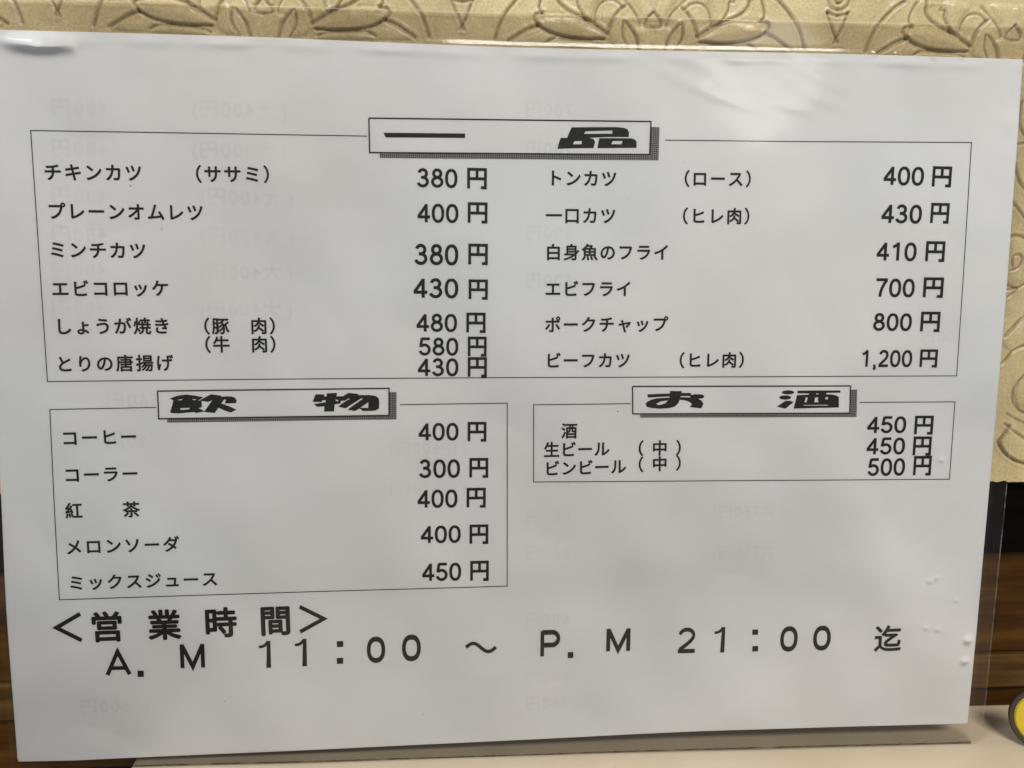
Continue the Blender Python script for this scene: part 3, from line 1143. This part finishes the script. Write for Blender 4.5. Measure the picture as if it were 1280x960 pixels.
for ch, bb in big:
    st, w_ = BIG[ch]
    pcs = strokes_mesh(st, w_ * (1.0 if ch == '.' else 1.13))
    if ch == '1':
        pcs = [([(.60, 0), (1, 0), (1, 1), (.70, 1)], [(0, 1, 2, 3)]), ([(0, .74), (.30, .74), (.62, .80), (.66, .82), (.78, 1.0), (.68, 1.0), (.50, .90), (.30, .85), (0, .83)], [(0, 1, 7, 8), (1, 2, 6, 7), (2, 3, 4, 5, 6)])]
    put(p, pcs, bbox(pcs), bb)
wv = [(k / 16, .5 + .40 * math.sin(2 * math.pi * (k / 16) * 0.98 + .1)) for k in range(17)]
put(p, [ribbon([(a_ * 3, b_) for a_, b_ in wv], .32)], (0, 3, 0, 1), (582.5, 620, 803, 816.5))
lay(p, '迄', (1110, 798.5), (1130, 797.7), 9.3, off=0.0, bold=0.021)
p.build('opening_hours_line', M_ink, menu, off=0.05, label='printed opening hours A.M 11:00 to P.M 21:00 迄')

# --- faint mirrored print of the other side showing through
p = Print()
p.dz, p.mod = 0.0004, 97


def ghost(txt, x, y, w_px, em=5.4):
    """mirrored text: first character at the right end"""
    ub = np.array(uv(x, y))
    adv = [0.60 if ord(c_) < 256 else 1.05 for c_ in txt]
    tot = sum(adv)
    for q in range(5):
        ju, jv = 0.30 * math.cos(q * 1.257), 0.30 * math.sin(q * 1.257)
        px_ = ub[0] + tot * em
        for c_, a_ in zip(txt, adv):
            vs, fs = glyph(c_, 0.012)
            px_ -= a_ * em
            P = [(px_ + (a_ - x_) * em + ju, ub[1] + (y_ - .38) * em + jv) for x_, y_ in vs]
            p.add(P, [tuple(reversed(f)) for f in fs])


for y in (133, 184, 243, 292, 337, 384):
    ghost('480円', 62, y, 84)
    ghost('(大400円)', 232 if y < 200 else 242, y + 2, 118)
for y in (600, 646, 690, 775, 848, 880):
    ghost('680円', 655, y, 66, 5.0)
for y in (185, 135):
    ghost('700円', 655, y, 70, 5.0)
for y in (640, 690):
    ghost('(大750円)', 885, y, 104, 4.8)
ghost('2,500円', 98, 884, 104, 5.2)
for y in (560, 610):
    ghost('(中600円)', 480, y, 100, 4.8)
    ghost('560円', 130, y - 60, 84)
ghost('600円', 1150, 420, 60, 5)
ghost('500円', 655, 290, 60, 5)
ghost('500円', 655, 350, 60, 5)
gh = p.build('show_through_print', M_faint, menu, off=0.003, label='faint grey mirrored print showing through the paper')
gh['kind'] = 'stuff'

# tiny toner specks on the paper
p = Print()
for x, y, r in [(281, 877, .16), (163, 232, .2), (529, 893, .16), (528, 894.5, .1), (772, 514, .22), (785, 248, .12), (698, 572, .14), (202, 286, .15), (201, 286.5, .12), (855, 202, .12), (307, 664, .1), (309, 712, .1), (460, 835, .1)]:
    u_, v_ = uv(x, y)
    vs = [(u_ + r * math.cos(k * 1.047), v_ + r * math.sin(k * 1.047)) for k in range(6)]
    p.add(vs, [tuple(range(6))])
o = p.build('toner_speck', mat_ink('grey_speck', 0.11), menu, off=0.03)
o['kind'] = 'stuff'

# ------------------------------------------------------------------ the clear sleeve
slv = empty('clear_sleeve', (0, 0, 0), 'clear plastic sleeve with glossy glints holding the menu, standing on the cream table', 'sleeve')
c_br = np.array(uv(1214, 928.5))
c_bl = np.array([-151.6, uv(200, 957)[1] + 0.2])
c_tr = np.array([156.2, 114.7])
c_tl = np.array([-151.6, 112.3])
r_mid = np.array(uv(1256, 640))
r_low = np.array(uv(1232, 870))
SNX, SNY = 640, 480
s = np.linspace(0, 1, SNX)[None, :, None]
t = np.linspace(0, 1, SNY)[:, None, None]
FG = (1 - s) * (1 - t) * c_tl + s * (1 - t) * c_tr + (1 - s) * t * c_bl + s * t * np.array([154.2, c_br[1]])
# the lower right corner is rounded inwards
tt = np.linspace(0, 1, SNY)[:, None]
ss = np.linspace(0, 1, SNX)[None, :]
FG[..., 0] += -3.3 * ss * np.clip((tt - 0.955) / 0.045, 0, 1) ** 2
FU, FV = FG[..., 0], FG[..., 1]


def g1(x, c, w_):
    return np.exp(-((x - c) / w_) ** 2)


relief = 0.16 + 0.10 * np.sin(FU * 0.05 + 1.3) * np.sin(FV * 0.07) + 0.03 * np.sin(FU * 0.17 + FV * 0.11)
# step over the paper edges: the film rides over the sheet and drops beyond it
ptop = np.interp(FU[0], resample(top, 60)[:, 0], resample(top, 60)[:, 1])[None, :]
amp = 0.05 + 0.0 * g1(FU, -147, 11) + 0.05 * np.sin(FU * 0.21) * np.sin(FU * 0.083 + 2)
relief += amp * g1(FV, ptop - 1.9 - 1.0 * g1(FU, -150, 25), 1.3)
relief += -0.28 * np.clip((FV - ptop - 0.3) / 1.5, 0, 1)
# a soft blister at the upper right and a few puckers
bu, bv = uv(945, 104)
rr = np.hypot((FU - bu) / 21.0, (FV - bv + 0.10 * (FU - bu)) / 6.0)
relief += 0.034 * g1(rr, 1.0, 0.34) * (1 + 0.5 * np.sin(FU * 0.4 + FV)) + 0.03 * g1(rr, 0.45, 0.3) * np.sin(FU * 0.55) * np.cos(FV * 0.6)
for (x, y), w_, h_ in [((45, 54), 2.2, .16), ((66, 54), 2.4, .16), ((88, 57), 2.2, .13), ((1122, 68), .8, .10), ((1094, 67), .8, .12), ((1168, 69.5), .9, .12), ((1204, 70.5), .8, .12)] + [((1163, 726), 1.0, .22), ((1210, 800), 1.6, .45), ((1206, 826), 1.5, .35), ((1172, 722), .8, .18), ((1158, 784), .9, .2), ((1173, 786), .9, .22),
                       ((1236, 76), .8, .08), ((1264, 152), 4, .07), ((1178, 575), .9, .2), ((1108, 786), .7, .12),
                       ((1245, 818), 1.4, .4), ((1196, 750), .8, .15)]:
    qu, qv = uv(x, y)
    w_ = w_ * 0.75
    relief += (0.55 if x > 1130 and y > 500 else 1.0) * h_ * np.exp(-((FU - qu) ** 2 + (FV - qv) ** 2) / w_ ** 2)
noise = blur(nr.randn(SNY, SNX), 14)
noise2 = blur(nr.randn(SNY, SNX), 3)
relief += 0.8 * noise + 0.006 * noise2
fold = np.interp(FU[0], [-151.6, -141.5, -133.0, -130.5, -122.0], [-0.1, 0.0, 1.35, 1.45, 0.0])
for _ in range(8):
    fold[1:-1] = (fold[:-2] + 2 * fold[1:-1] + fold[2:]) / 4
relief += 0.72 * fold[None, :] * g1(FV, uv(15, 50)[1] - 0.3, 1.9)
onpaper = (FU < 149) & (FV < ptop)
relief = np.where(onpaper, np.maximum(relief, 0.085), relief)
grid_obj('front_film', to_room(FU, FV, relief), M_film, slv, flip=True)
k = 8
grid_obj('back_film', to_room(FU[::k, ::k], FV[::k, ::k], -0.75 + 0 * FU[::k, ::k]), M_back_film, slv, flip=True)


def band(name, pts, width, mat, off, jag=0.0):
    pts = [np.array(q_, float) for q_ in pts]
    fine = []
    for a_, b_ in zip(pts[:-1], pts[1:]):
        n = max(2, int(np.linalg.norm(b_ - a_) / 1.2))
        for k_ in range(n):
            fine.append(a_ + (b_ - a_) * k_ / n)
    fine.append(pts[-1])
    vs, fs = ribbon(fine, width)
    if jag:
        vs = [q_ + np.array([0, jag * rnd.uniform(-1, 1)]) for q_ in vs]
    a2 = np.array(vs)
    return mesh_obj(name, to_room(a2[:, 0], a2[:, 1], off), fs, mat, slv)


o = band('bottom_seam', [(-150, c_bl[1] + .1), uv(200, 956.7), uv(560, 947), uv(1000, 933), uv(1192, 928), uv(1213, 928)], 0.30, M_dirt, 0.05, 0.05)
o['label'] = 'brown grimy line along the bottom fold'
o = band('corner_grime', [uv(1197, 927.6), uv(1207, 926.3), uv(1213, 927.6)], 0.75, M_dirt, 0.09, 0.2)
o = band('side_seam', [(156.0, 114), r_mid, r_low, (153.6, -104), c_br + np.array([0.6, 0.3])], 0.42, M_edge, 0.10)
o = band('open_top_edge', [(-151, 111.9), uv(320, 7.5), uv(640, 17), uv(960, 25), uv(1280, 33), (156, 114.8)], 0.26, M_top_edge, -0.05)

# unseen lamp added on the mirror direction to put soft glare in the sleeve
pc = to_room(*uv(945, 104), 0.2)
cam_v = np.array(CW * S)
nn = A @ np.array([0, 0, 1.0])
din = (pc - cam_v) / np.linalg.norm(pc - cam_v)
refl = din - 2 * (din @ nn) * nn
lp = pc + refl * 1.3
area('glare_lamp', tuple(lp), tuple(pc), 0.16, 0.30, (1.0, 0.97, 0.92), 'DISK')
